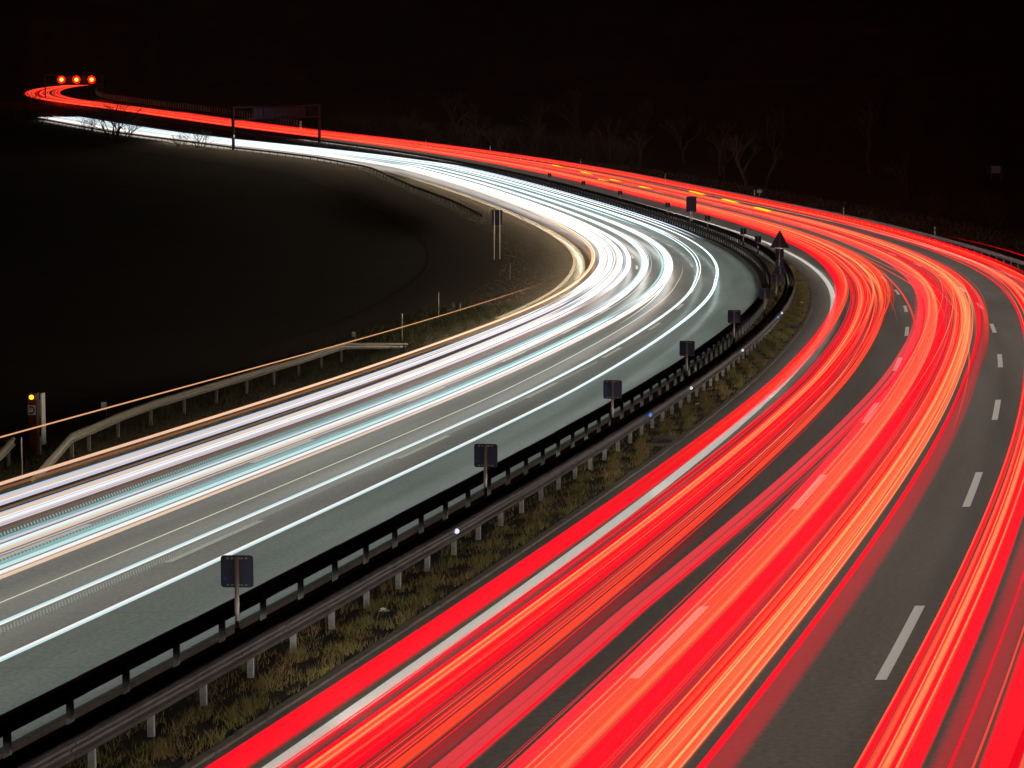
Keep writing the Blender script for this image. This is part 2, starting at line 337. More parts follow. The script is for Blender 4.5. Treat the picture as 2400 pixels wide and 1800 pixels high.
def barrier(label, ub, up, side, s0, s1, step, near, mat_beam, mat_post, panel=4.0, cap_u=None, ufun=None, spacer=True, maxpost=300, hbeam=(.44, .75)):
    """guardrail > rail_panel (4 m each while they can be told apart), post, spacer"""
    uf = ufun or (lambda s: np.zeros_like(np.asarray(s, float)))
    o0 = RP(s0, ub, 0); t = empty('guardrail', o0); tag(t, label, 'guardrail'); off = np.array(t.location)
    def put(o): o.parent = t; o.location = tuple(-off); return o
    s = s0
    while s < near:
        e = min(s+panel, s1)
        put(sweep('rail_panel', np.arange(s-.12, e+.02, 1.37).tolist()+[e] if False else np.linspace(s-.15, e, 4), wbeam(side, *hbeam), mat_beam, ufun=lambda q, k=(int(round(s/panel)) % 2): ub+uf(q)+.012*k)); s = e
    if s < s1: put(sweep('rail_run', srange(s, s1, 2), wbeam(side, *hbeam), mat_beam, ufun=lambda q: ub+uf(q)))
    pm = post_mesh('post', .70, mat_post); n = 0; rest = MB(); spm = None
    q = s0+1.0
    while q < s1:
        u = up+float(uf(np.array([q]))[0]); P = RP(q, u, 0)
        if n < maxpost and q < near*2.2:
            o = bpy.data.objects.new('post', pm); COL.objects.link(o); o.parent = t; o.location = tuple(P-off); o.rotation_euler = (0, 0, heading(q)-PI/2+random.uniform(-.06, .06)); n += 1
            if spacer and q < near:
                if spm is None:
                    b = MB().box((side*abs(ub-up)/2, 0, .60), (abs(ub-up), .10, .16)).box((-side*.07, 0, .69), (.16, .16, .05)); spm = bpy.data.meshes.new('spacer'); spm.from_pydata(b.v, [], b.f); spm.materials.append(M['galv_dull'])
                o = bpy.data.objects.new('spacer', spm); COL.objects.link(o); o.parent = t; o.location = tuple(P-off); o.rotation_euler = (0, 0, heading(q)-PI/2)
        else: rest.box(P-off+np.array([0, 0, .33]), (.1, .06, .7), rz=heading(q)-PI/2)
        q += step
    if rest.v: r = rest.build('post_run', mat_post, t); r['kind'] = 'stuff'
    return t, put
tr, put = barrier('median guardrail nearest the red traffic with round white and blue reflectors on its beam', -2.28, -2.5, 1, -20, 560, 2.0, 130, M['galv_dull'], M['post'])
put(sweep('rear_rail', srange(-20, 560, 2), [(-.05, .50), (-.05, .70), (.05, .70), (.05, .50)], M['black'], ufun=-2.74))
# bolts at the panel joints of the near rail
bm_ = MB().cyl((0, 0, 0), (.022, 0, 0), .017, .012, 6); bme = bpy.data.meshes.new('bolt'); bme.from_pydata(bm_.v, [], bm_.f); bme.materials.append(M['black'])
for q in np.arange(8, 62, 4.0):
    for dq, hz_, du in ((-.12, .67, .07), (.02, .67, .07), (-.12, .52, .07), (.02, .52, .07), (2.0, .60, .015)):
        o = bpy.data.objects.new('bolt', bme); COL.objects.link(o); o.parent = tr; o.location = tuple(RP(q+dq, -2.28+du, hz_)-np.array(tr.location)); o.rotation_euler = (0, 0, heading(q)-PI/2)
# reflectors
def disc(name, P, th, r, mat, parent=None):
    b = MB().cyl((0, 0, 0), (0, -.02, 0), r, r, 14); o = b.build(name, mat, parent); o.location = tuple(P); o.rotation_euler = (0, 0, th); return o
M['refl_white'] = mat_emit('glowing_white_reflector', (.72, .86, 1), .9); M['refl_blue'] = mat_emit('glowing_blue_reflector', (.04, .28, 1), .9)  # emission stands in for headlight thrown back; the discs are no lamps
for s0, c in ((30, 'white'), (52.5, 'blue'), (61, 'white'), (77, 'white'), (97.5, 'blue'), (101, 'white')):
    P = RP(s0, -2.17, .66); o = disc('reflector', P-np.array(tr.location), heading(s0)-PI/2+.5, .05, M['refl_'+c], tr); o['label'] = c+' round reflector on the beam'
uw = lambda s: woff(np.asarray(s, float))
tw, putw = barrier('dark median guardrail edging the concrete carriageway of white headlight streaks', -3.98, -3.76, -1, -20, 640, 2.0, 130, M['galv_dull'], M['post'], ufun=uw)
to, puto = barrier('outer guardrail along the far verge of the red traffic', 13.1-.15, 13.1, -1, -20, 520, 4.0, 40, M['galv_dull'], M['galv'], spacer=False)
# left roadside rail with flared, sunken ends
def short_rail(label, path, postlist, near=True):
    P0 = RP(path[0][0], path[0][1], 0); t = empty('guardrail', P0); tag(t, label, 'guardrail'); off = np.array(t.location)
    ps = np.array([p[0] for p in path]); pu = np.array([p[1] for p in path]); ph = np.array([p[2] for p in path])
    for i in range(len(path)-1):
        n = 3; q = np.linspace(ps[i], ps[i+1], n)
        uu = np.interp(q, ps, pu); hh = np.interp(q, ps, ph)
        V = []
        prof = wbeam(1, -.31, 0)
        for a, b in prof: V.append(RP(q, uu+a, hh+b))
        V = np.stack(V, 1).reshape(-1, 3)-off; m = len(prof)
        f = [(r*m+j, (r+1)*m+j, (r+1)*m+(j+1) % m, r*m+(j+1) % m) for r in range(n-1) for j in range(m)]+[tuple(range(m)), tuple((n-1)*m+j for j in range(m))[::-1]]
        mesh_obj('rail_panel', V, f, M['galv'], t)
    pm = post_mesh('post', .70, M['galv'])
    for q in postlist:
        u = np.interp(q, ps, pu)-.12; h = np.interp(q, ps, ph)-.75
        o = bpy.data.objects.new('post', pm); COL.objects.link(o); o.parent = t; o.location = tuple(RP(q, u, h)-off); o.rotation_euler = (0, 0, heading(q)-PI/2)
    return t
short_rail('short galvanised guardrail with bent-down ends beside the emergency phone post',
           [(45.6, -18.35, .05), (51.5, -19.5, .74), (54, -19.8, .75), (58, -20.4, .75), (62.4, -20.78, .75), (66.4, -20.92, .75), (70.4, -20.98, .75), (74.5, -21.02, .75), (78.5, -21.05, .75), (82.2, -21.0, .75), (86.5, -21.1, .75), (90.5, -21.15, .75), (95, -20.6, .42), (99, -20.0, .1)],
           [52, 54, 58.2, 62.4, 66.4, 70.4, 74.5, 78.5, 82.2, 86.5, 90.5])
short_rail('end of another galvanised guardrail behind the emergency phone post', [(44, -20.0, .3), (47.3, -19.95, .73), (50.9, -21.1, .75), (52, -20.4, .75), (53, -20.1, .5)][0:3]+[(51.6, -22.0, .6)], [47.5, 50.5])
lf = lambda s: np.interp(s, [262, 281, 313, 355, 380, 402, 436, 474, 553, 630, 700], [-21.4, -22.6, -22.3, -22.6, -21.6, -19.9, -21.7, -26.7, -31, -30, -30])
tl, putl = barrier('long dark guardrail skirting the field below the far white headlight streaks', 0, -.13, 1, 284, 650, 4.0, 300, M['galv_dull'], M['galv_dull'], ufun=lf, spacer=False)
rp = ribbon  # noqa

# ------------------------------------------------------------ delineators, signs
def plate(b, x, z, wd, hg, y=0.0, t=.02, r=.05):
    pts = []
    for cx, cz, a0 in ((wd/2-r, hg/2-r, 0), (-wd/2+r, hg/2-r, 90), (-wd/2+r, -hg/2+r, 180), (wd/2-r, -hg/2+r, 270)):
        for k in range(4): a = math.radians(a0+k*30); pts.append((x+cx+r*math.cos(a), z+cz+r*math.sin(a)))
    return b.prism(pts[::-1], y-t/2, y+t/2)
def chevron():
    t = empty('bend_marker', (0, 0, 0)); tag(t, 'x', 'sign', 'square bend marker plates along the median')
    plate(MB(), 0, 1.55, .53, .53, .06).build('plate', M['plate_back'], t)
    pb = MB()
    plate(pb, 0, 1.55, .51, .51, .073, .006); f = pb.build('face', M['red'], t)
    MB().cyl((0, 0, -.1), (0, 0, 1.8), .038, .038, 12).build('pole', M['pole'], t, True)
    MB().cyl((0, 0, .30), (0, 0, .62), .046, .046, 12).build('sleeve', M['black'], t, True)
    c = MB()
    for z in (1.33, 1.77):
        for x in (-.15, -.08, .08, .15): c.box((x, .038, z), (.035, .02, .02))
        c.box((0, .042, z), (.10, .012, .03))
    c.build('clamp', M['pole'], t)
    l = MB()
    l.box((-.19, .047, 1.45), (.07, .004, .012)); l.box((-.21, .047, 1.425), (.02, .004, .03)); l.box((-.18, .047, 1.42), (.035, .004, .02)); l.build('sticker', M['blue'], t)
    return t
cv = chevron(); first = True
clab = ['largest square bend marker, dark-backed with a small sticker, at the near end',
        'second square bend marker from the near end, above the first white reflector',
        'third square bend marker from the near end, in front of the grey concrete lane',
        'fourth square bend marker from the near end of the median row',
        'fifth square bend marker, standing where the rail starts to curve away',
        'sixth square bend marker, beside the black rail at the tight bend',
        'seventh square bend marker, just below the cluster under the triangle sign',
        'eighth square bend marker, half hidden in the pole cluster below the triangle sign',
        'square bend marker hidden directly below the triangle sign',
        'square bend marker just beyond the triangle sign in front of the white edge line',
        'square bend marker between triangle sign and tall board, closer to the triangle',
        'square bend marker between triangle sign and tall board, closer to the board',
        'small square bend marker just beyond the tall dark board',
        'second small square bend marker beyond the tall dark board',
        'third small square bend marker beyond the tall dark board',
        'smallest and most distant square bend marker in the median row']
cs = [(20, 1.83), (36, 1.74), (51.5, 1.78), (67, 1.78), (83.5, 1.85), (103, 1.8), (118, 1.87), (130, 1.85), (146.5, 1.6), (185, 1.8), (201, 1.84), (233.5, 1.84), (265.5, 2.0), (301, 1.94), (327, 2.0), (350, 1.95)]
for (s0, hh), lb in zip(cs, clab):
    P = RP(s0, -3.1, hh-1.82); rz = heading(s0)-PI/2-.0
    # plates turn their backs to the camera side and face the white traffic
    rz = math.atan2(P[1], P[0])-PI/2 + (heading(s0)-math.atan2(P[1], P[0]))*.35+random.uniform(-.12, .12)
    if first: cv.location = tuple(P); cv.rotation_euler = (0, 0, rz); cv['label'] = lb; first = False
    else: dup(cv, P, rz, label=lb)
# triangular warning sign with an oblong plate beneath it
P = RP(146.5, -3.1, 0); rz = math.atan2(P[1], P[0])-PI/2
t = empty('warning_sign', P, rz); tag(t, 'dark back of a triangular warning sign on a pole above an oblong plate', 'sign')
z0 = 2.35; a = .62
tri = [(-a, z0), (a, z0), (0, z0+1.13)]
MB().prism([(x, z) for x, z in [(-a, z0+.03), (-a+.06, z0), (a-.06, z0), (a, z0+.03), (.035, z0+1.13), (-.035, z0+1.13)]], .04, .06).build('triangle_plate', M['plate_back'], t)
MB().box((-.12, .03, z0+.04), (.35, .02, .035)).build('bracket', M['pole'], t)
plate(MB(), 0, 2.02, .55, .55, .05).build('supplementary_plate', M['plate_back'], t)
plate(MB(), .04, 1.2, .5, .6, .05).build('lower_plate', M['plate_back'], t)
MB().cyl((0, 0, -.1), (0, 0, 3.3), .04, .04, 10).build('pole', M['pole'], t, True)
# tall board
P = RP(247, -3.1, 0); t = empty('direction_board', P, math.atan2(P[1], P[0])-PI/2); tag(t, 'tall dark rectangular sign board seen from behind in front of the red streaks', 'sign')
plate(MB(), 0, 2.52, 1.08, 1.6, .08).build('board', M['plate_back'], t)
MB().box((0, .05, 2.52), (.05, .04, 1.65)).box((-.4, .06, 1.75), (.12, .05, .06)).box((.4, .06, 1.75), (.12, .05, .06)).build('rib', M['plate_back'], t)
MB().cyl((-.08, 0, -.1), (-.08, 0, 1.8), .05).cyl((.08, 0, -.1), (.08, 0, 1.8), .05).build('pole', M['pole'], t)
# delineators on the outer verge
def delineator():
    t = empty('delineator_post'); tag(t, 'x', 'delineator', 'white delineator posts behind the outer guardrail')
    MB().prism([(-.06, -.1), (.06, -.1), (.06, 1.16), (-.06, 1.26)], -.05, .05).build('post', M['white'], t)
    MB().box((0, -.052, .98), (.122, .006, .2)).box((0, .052, .98), (.122, .006, .2)).build('black_band', M['black'], t)
    MB().box((0, -.057, .98), (.05, .006, .16)).build('reflector', M['white'], t)
    return t
dl = delineator(); dlab = ['white delineator post above the outer guardrail, nearest the camera', 'second white delineator post from the near end of the outer guardrail', 'white delineator post standing beside the small blue number plate', 'white delineator post beyond the blue number plate, before the bare tree trunk', 'white delineator post behind the outer guardrail below the leafless tree group', 'small white delineator post far along the outer guardrail', 'smallest white delineator post at the far end of the outer guardrail']
for i, (s0, hh) in enumerate([(203, 1.23), (251, 1.22), (299.5, 1.31), (348.5, 1.26), (394.5, 1.43), (444.5, 1.53), (481.5, 1.42)]):
    P = RP(s0, 13.9, hh-1.26); rz = math.atan2(P[1], P[0])-PI/2+.2
    if i == 0: dl.location = tuple(P); dl.rotation_euler = (0, 0, rz); dl['label'] = dlab[0]
    else: dup(dl, P, rz, label=dlab[i])
def text(name, body, size, loc, mat, parent, rx=PI/2, rz=0, ext=.003):
    cu = bpy.data.curves.new(name, 'FONT'); cu.body = body; cu.size = size; cu.align_x = 'CENTER'; cu.align_y = 'CENTER'; cu.extrude = ext
    tmp = bpy.data.objects.new(name, cu); COL.objects.link(tmp); dg = bpy.context.evaluated_depsgraph_get(); me = bpy.data.meshes.new_from_object(tmp.evaluated_get(dg))
    bpy.data.objects.remove(tmp); me.materials.clear(); me.materials.append(mat); o = bpy.data.objects.new(name, me); COL.objects.link(o); o.parent = parent; o.location = loc; o.rotation_euler = (rx, 0, rz); return o
P = RP(297.6, 14.1, 0); t = empty('kilometre_plate', P, math.atan2(P[1], P[0])-PI/2); tag(t, 'small blue plate with white figures beside a delineator on the outer verge', 'sign')
plate(MB(), 0, 1.2, .66, .36, 0).build('plate', M['blue'], t); fr_ = MB()
fr_.box((0, -.015, 1.365), (.62, .008, .02)).box((0, -.015, 1.035), (.62, .008, .02)).box((-.31, -.015, 1.2), (.02, .008, .33)).box((.31, -.015, 1.2), (.02, .008, .33)).build('border', M['white'], t)
text('figures', '64,0', .25, (0, -.014, 1.2), M['white'], t)
MB().cyl((0, .02, -.8), (0, .02, 1.1), .03).build('pole', M['pole'], t)
# double-posted sign on the inner slope
P = RP(207, -24.6, -.3); t = empty('roadside_sign', P, math.atan2(P[1], P[0])-PI/2); tag(t, 'tall sign seen from behind on two thin poles on the slope inside the bend', 'sign')
MB().box((0, 0, 3.75), (.98, .04, 1.35)).build('board', M['plate_back'], t)
for x in (-.25, .25): MB().cyl((x, -.05, 0), (x, -.05, 4.4), .045).build('pole', M['pole'], t)
# emergency phone post
P = RP(54, -21.7, -.1); t = empty('emergency_phone', P, -.25); tag(t, 'orange emergency phone post with lit yellow lamp and white handset plate', 'emergency phone')
MB().box((0, 0, .78), (.24, .22, 1.75)).build('column', M['orange'], t)
MB().box((0, 0, 1.42), (.30, .28, .5)).build('head', M['orange'], t)
MB().box((0, -.16, 1.38), (.26, .012, .30)).build('plate', M['white'], t)
hs_ = MB()
pts = [(.02+.085*math.cos(x), 1.38+.10*math.sin(x)) for x in np.linspace(-1.9, 1.9, 9)]
for i in range(8): hs_.cyl((pts[i][0]-.03, -.172, pts[i][1]), (pts[i+1][0]-.03, -.172, pts[i+1][1]), .018, .018, 6)
for k in (0, 8): hs_.box((pts[k][0]-.04, -.172, pts[k][1]), (.07, .02, .05))
hs_.build('handset_symbol', M['black'], t)
rg_ = MB()
for x in np.linspace(0, 2*PI, 17)[:-1]: rg_.cyl((.10*math.cos(x), -.17, 1.38+.125*math.sin(x)), (.10*math.cos(x+.4), -.17, 1.38+.125*math.sin(x+.4)), .006, .006, 4)
rg_.build('symbol_ring', M['black'], t)
text('lettering', 'SOS', .07, (-.05, -.175, 1.40), M['black'], t)
lm = mat_emit('yellow_lamp', (1, .62, .02), 1.6)
MB().cyl((0, -.15, 1.78), (0, -.20, 1.78), .075, .07, 16).build('lamp', lm, t); MB().box((0, 0, 1.78), (.24, .26, .22)).build('lamp_housing', M['orange'], t)
MB().box((.30, 0, 1.1), (.045, .25, 1.6)).build('side_fin', M['white'], t); MB().cyl((.24, -.1, -.2), (.24, -.1, .55), .025).build('side_pole', M['pole'], t)
# small tilted marker plates on the left verge
for (s0, u0, lb) in ((64.5, -23.3, 'small pale marker plate on a thin post behind the short guardrail'), (102.1, -23.2, 'small grey marker plate on a thin post beyond the end of the short guardrail')):
    P = RP(s0, u0, -.15); t = empty('marker_plate', P, .3); tag(t, lb, 'marker', 'marker plates on the verge')
    MB().box((-.07, 0, .60), (.17, .015, .26)).build('plate', M['white'] if s0 < 70 else M['post'], t); MB().cyl((.03, 0, -.2), (.03, 0, .72), .018).build('post', M['pole'], t)
# thin verge stakes
for (s0, u0, hh, lb) in ((46.4, -18.9, 1.3, 'thin rusty stake standing beside the bent-down end of the guardrail'), (124, -22.6, 1.6, 'thin pale stake on the slope inside the bend, nearest the orange streak'), (131, -22.3, .55, 'short white stake on the slope inside the bend'), (170, -22.5, 1.2, 'thin stake higher on the slope inside the bend'), (102.5, -20.9, 1.5, 'thin dark stake beyond the sunken rail end')):
    P = RP(s0, u0, -.15); t = MB().cyl((0, 0, -.2), (0, 0, hh), .02).build('stake', M['pole'], None, loc=tuple(P)); tag(t, lb, 'stake')
# distant sign board over the right-hand field
P = RP(340, 61.5, -1.0); t = empty('field_sign', P, math.atan2(P[1], P[0])-PI/2); tag(t, 'pale weathered notice board on two posts far out in the dark field', 'sign')
MB().box((0, 0, 2.6), (1.3, .05, 1.05)).build('board', M['white'], t); MB().box((-1.0, .02, 2.6), (.7, .05, 1.1)).build('side_board', M['plate_back'], t)
for x in (-.6, .8): MB().cyl((x, .05, -1), (x, .05, 3.2), .04).build('post', M['pole'], t)

# ------------------------------------------------------------ gantries
def gantry(label, A, B, zt, zb, post_w):
    A = np.array(A); B = np.array(B); d = B-A; W = math.hypot(d[0], d[1]); rz = math.atan2(d[1], d[0]); t = empty('sign_gantry', A, rz); tag(t, label, 'gantry')
    dz = d[2]; pw = post_w
    MB().box((0, 0, zt/2-1), (pw, pw, zt+2)).build('column', M['gantry'], t)
    MB().box((W, 0, (zt+dz)/2-1), (pw, pw, zt-dz+2)).build('column', M['gantry'], t)
    MB().box((W/2, 0, zt+.0), (W, .25, .28)).build('top_beam', M['gantry'], t); MB().box((W/2, 0, zb), (W, .35, .3)).build('bottom_beam', M['gantry'], t)
    return t, W
A = RP(480, -25.6, 0); B = RP(502, -1.6, 0)
t, W = gantry('unlit sign gantry with five dark square panels over the far white headlight streaks', A, B, 8.0, 5.7, .42)
for f0, f1 in ((.21, .32), (.34, .45), (.465, .575), (.585, .70), (.71, .81)):
    o = MB().box(((f0+f1)/2*W, -.25, 6.9), ((f1-f0)*W*.95, .25, 1.85)).build('sign_panel', M['plate_back'], t)
    m_ = MB().box(((f0+f1)/2*W, -.39, 6.9), (.08, .03, 1.8)).box(((f0+f1)/2*W, -.39, 6.9), ((f1-f0)*W*.9, .03, .08)).build('panel_rib', M['gantry'], o)
for k in range(6): MB().box((W*(.835+.03*k), 0, 6.9), (.07, .07, 2.1)).build('lattice_bar', M['gantry'], t)
A = RP(760, 3.2, 0); B = RP(760, 20.2, 0)
t, W = gantry('distant sign gantry carrying three glowing red-orange signal lamps', A, B, 7.7, 4.9, .35)
lampm = mat_emit('signal_lamp', (1, .06, .004), 60)
halom = mat_emit('signal_halo', (1, .0008, .0), 30)  # glowing disc paints the red halo around each signal lamp
for i, x in enumerate((4.8, 9.2, 13.7)):
    o = MB().box((x, -.2, 6.3), (2.6, .3, 2.6)).build('signal_panel', M['gantry'], t)
    MB().cyl((x, -.36, 6.35), (x, -.42, 6.35), 1.0, 1.0, 24).build('lamp_halo', halom, o); MB().cyl((x, -.43, 6.35), (x, -.60, 6.35), .5, .42, 20).build('lamp', lampm, o)
for x in (7.0, 11.4): 
    o = MB().box((x, -.2, 6.3), (1.5, .2, 2.2)).build('blank_panel', M['plate_back'], t)
    MB().box((x, -.32, 7.4), (1.6, .05, .08)).box((x, -.32, 5.2), (1.6, .05, .08)).box((x-.8, -.32, 6.3), (.08, .05, 2.2)).box((x+.8, -.32, 6.3), (.08, .05, 2.2)).build('panel_frame', M['gantry'], o)

# ------------------------------------------------------------ picket parapet and slip road beyond the far red streaks
S_SL = srange(568, 835, 4)
sl = ribbon('slip_road', S_SL, [13.02, 21.0], [.004, .3], M['asphalt']); tag(sl, kind='structure')
P0 = RP(575, 21.6, 0); t = empty('picket_parapet', P0); tag(t, 'long pale picket parapet bordering the slip road beyond the far red streaks', 'fence'); off = np.array(t.location)
for (za, zb) in ((.25, .35), (1.55, 1.68)):
    o = sweep('rail', srange(575, 830, 4), [(-.04, za), (-.04, zb), (.04, zb), (.04, za)], M['galv_dull'], ufun=lambda s: np.interp(s, [575, 640, 830], [18.5, 22, 22]), hfun=.3); o.parent = t; o.location = tuple(-off)
pk = MB().box((0, 0, 1.1), (.14, .35, 1.3)); pkm = bpy.data.meshes.new('picket'); pkm.from_pydata(pk.v, [], pk.f); pkm.materials.append(M['galv'])
for q in np.arange(576, 830, 2.2):
    o = bpy.data.objects.new('picket', pkm); COL.objects.link(o); o.parent = t; o.location = tuple(RP(q, np.interp(q, [575, 640, 830], [18.5, 22, 22]), 0)-off); o.rotation_euler = (0, 0, heading(q)-PI/2)
t2, _ = barrier('short far guardrail tapering from the slip road nose to the outer verge', 0, .12, -1, 528, 580, 4, 528, M['galv_dull'], M['galv'], ufun=lambda s: np.interp(s, [528, 545, 580], [13.2, 15.5, 18.2]), spacer=False)
P = RP(568, 16.6, 0); t = empty('nose_marker', P, math.atan2(P[1], P[0])-PI/2); tag(t, 'white and red striped marker board at the slip road nose', 'marker')
for k in range(5): MB().box((0, 0, .5+.28*k), (.42, .06, .28)).build('stripe', M['white'] if k % 2 == 0 else M['red'], t)
MB().box((0, .05, .9), (.46, .04, 1.9)).build('backing', M['white'], t)

# ------------------------------------------------------------ trees and shrubs
def tree_meshes(seed, H, spread=.55, levels=5, trunk_r=.18, bushy=False):
    r = random.Random(seed); tb, cb = MB(), MB()
    def grow(p, d, L, rad, lv):
        n = 2 if lv > 1 else 1
        q = np.array(p, float)
        for _ in range(n):
            d2 = np.array(d)+np.array([r.gauss(0, .12), r.gauss(0, .12), r.gauss(0, .06)]); d2 /= np.linalg.norm(d2); e = q+d2*L/n
            (tb if lv >= levels-1 else cb).cyl(q, e, rad, rad*.8, 6 if lv >= levels-1 else 3, False); q = e; d = d2; rad *= .82
        if lv == 0: return
        for _ in range(r.choice([2, 3, 3]) if lv > 1 else 3):
            a = r.uniform(0, 2*PI); t_ = r.uniform(.25, 1)*spread*1.5
            nd = np.array(d)*math.cos(t_)+np.array([math.cos(a), math.sin(a), r.uniform(.0, .5)])*math.sin(t_); nd /= np.linalg.norm(nd)
            grow(q, nd, L*r.uniform(.62, .85), rad*.75, lv-1)
    if bushy:
        for _ in range(9):
            a = r.uniform(0, 2*PI); t_ = r.uniform(.1, .8); grow((r.uniform(-.6, .6)*H*.2, r.uniform(-.6, .6)*H*.2, -.2), (math.cos(a)*math.sin(t_), math.sin(a)*math.sin(t_), math.cos(t_)), H*.3, trunk_r, 3)
    else: grow((0, 0, -.3), (r.gauss(0, .04), r.gauss(0, .04), 1), H*.27, trunk_r, levels)
    out = []
    for nm, b, mt in (('trunk', tb, M['bark']), ('crown', cb, M['twig'])):
        if not b.v: continue
        me = bpy.data.meshes.new(nm); me.from_pydata(b.v, [], b.f); me.materials.append(mt); out.append((nm, me))
    return out
TV = [tree_meshes(i, 9, levels=5, trunk_r=.2+.04*i) for i in range(4)]; SV = [tree_meshes(30+i, 4, trunk_r=.06, levels=4, bushy=True, spread=.7) for i in range(3)]; BV = [tree_meshes(10+i, 4, trunk_r=.04, levels=4, bushy=True, spread=.7) for i in range(3)]
def plant(name, var, P, sc_, rz, label, cat, group):
    t = empty(name, P, rz, label=label, cat=cat, group=group); t.scale = (sc_, sc_, sc_)
    for nm, me in var: o = bpy.data.objects.new(nm, me); COL.objects.link(o); o.parent = t
    return t
plant('bare_tree', TV[3], RP(330, 21, -.6), 1.15, 1, 'bare tree with a stout pale trunk standing behind the blue number plate', 'tree', 'bare trees beyond the outer guardrail')
k = 0
for s0, u0, z in ((352, 24, .8), (338, 26, .75), (372, 30, 1.1), (395, 24, .9), (420, 28, 1.1), (445, 22, .9), (462, 30, 1.2), (480, 24, 1.0), (498, 28, 1.1), (515, 22, .9), (300, 34, .8), (405, 36, 1.2), (385, 44, 1.4), (436, 40, 1.4), (475, 44, 1.5), (520, 36, 1.4), (545, 28, 1.1), (365, 52, 1.5)):
    plant('bare_tree', TV[k % 4], RP(s0, u0, -.6), z, k*1.7, 'dim bare tree in the wood edge beyond the outer guardrail', 'tree', 'bare trees of the dim wood edge'); k += 1
for s0, u0, z in ((258, 20, .8), (250, 24, 1.1), (243, 28, 1.3), (235, 26, 1.1), (262, 27, 1.0), (272, 24, .6)):
    plant('bare_bush', BV[k % 3], RP(s0, u0, -.7), z, k*1.3, 'reddish lit leafless bush in the clump above the outer guardrail bend', 'bush', 'leafless bushes lit red by the traffic'); k += 1
for s0, u0, z in ((355, 18, .7), (343, 19, .5), (410, 18, .8), (430, 18, .9), (452, 19, 1), (470, 18, 1), (490, 19, 1), (505, 19, .9), (530, 20, 1.0), (380, 19, .7))+tuple((s_, 22+7*((i_*37) % 10)/10, 1.2+.9*((i_*53) % 10)/10) for i_, s_ in enumerate(range(398, 560, 5))):
    plant('bare_bush', BV[k % 3], RP(s0, u0, -.6), z, k*1.3, 'brownish leafless bush at the foot of the wood edge', 'bush', 'leafless bushes at the foot of the wood edge'); k += 1
for s0, u0, z, lb in ((548, -32.5, 3.0, 'leafless shrub silhouetted against the far white streaks, largest of the clump'), (538, -33, 2.2, 'leafless shrub silhouetted against the far white streaks, on the gantry side of the largest'), (562, -34.5, 1.5, 'leafless shrub silhouetted against the far white streaks, beyond the largest'), (492, -29.5, 1.7, 'leafless shrub beside the unlit sign gantry column'), (500, -31, 1.2, 'low leafless shrub beyond the unlit gantry column'), (655, -24, 2.4, 'dark shrub where the far white streaks end'), (640, -32, 1.8, 'dark shrub at the very end of the far white streaks'), (612, -33, 1.3, 'thin shrub between the clump and the end of the white streaks')):
    plant('leafless_shrub', SV[k % 3], RP(s0, u0, -.8), z, k, lb, 'shrub', 'leafless shrubs before the far streaks'); k += 1

# ------------------------------------------------------------ grass
def grass(name, n, sfun, ufun_, hmin, hmax, wd, mat, base_h=0.0):
    s = sfun(n); u = ufun_(n, s); P = RP(s, u, base_h)
    cl = np.sin(s*2.1+u*3)*np.sin(u*5.3-s*.7)+.6*np.sin(s*4.7-u*6)*np.sin(u*9+s*1.3); kp = rng.uniform(-.75, 1.1, n) < cl; s, u, P, cl = s[kp], u[kp], P[kp], cl[kp]; n = len(s); hh = rng.uniform(hmin, hmax, n)*(1+.4*cl); a = rng.uniform(0, 2*PI, n); w_ = wd*rng.uniform(.6, 1.3, n)*(1+s/90)
    dx = np.stack([np.cos(a), np.sin(a), np.zeros(n)], -1); ln = rng.normal(0, .35, (n, 2))*hh[:, None]
    tip = P+np.stack([ln[:, 0], ln[:, 1], hh], -1)
    V = np.stack([P-dx*w_[:, None]/2, P+dx*w_[:, None]/2, tip], 1).reshape(-1, 3)
    me = bpy.data.meshes.new(name); me.vertices.add(3*n); me.vertices.foreach_set('co', V.ravel()); me.loops.add(3*n); me.loops.foreach_set('vertex_index', np.arange(3*n)); me.polygons.add(n); me.polygons.foreach_set('loop_start', np.arange(n)*3); me.polygons.foreach_set('loop_total', np.full(n, 3))
    me.update(calc_edges=True); me.materials.append(mat); o = bpy.data.objects.new(name, me); COL.objects.link(o); o['kind'] = 'stuff'; return o
def sdist(n): return 4+170*rng.uniform(0, 1, n)**1.8
def u_med(n, s):
    u = -1.3-1.15*rng.uniform(0, 1, n)**.9
    for c in (50.8, 99.1, 147.5): u = np.where((abs(s-c) < .8) & (u > -1.9), -2.2, u)
    return u
tag(grass('grass', 90000, sdist, u_med,   .06, .17, .012, M['grass']), 'dry yellow-green grass growing beside the kerb stones of the median', 'grass')
tag(grass('grass', 36000, sdist, lambda n, s: rng.uniform(-3.7, -2.55, n), .05, .17, .014, M['grass']), 'darker grass growing between the two median guardrails', 'grass')
tag(grass('grass', 40000, lambda n: rng.uniform(18, 135, n), lambda n, s: rng.uniform(-25, -18.9, n), .06, .3, .02, M['grass_dark'], -.12), 'dark rough grass on the verge behind the short guardrail', 'grass')
tag(grass('grass', 12000, lambda n: rng.uniform(130, 330, n), lambda n, s: -17.9-6*rng.uniform(0, 1, n)**1.4, .03, .12, .02, M['grass_straw'], -.08), 'short pale grass on the slope inside the bend', 'grass')
tag(grass('grass', 16000, lambda n: rng.uniform(180, 420, n), lambda n, s: 13.8+9*rng.uniform(0, 1, n), .15, .5, .05, M['grass_dry'], -.3), 'rough grass behind the outer guardrail', 'grass')
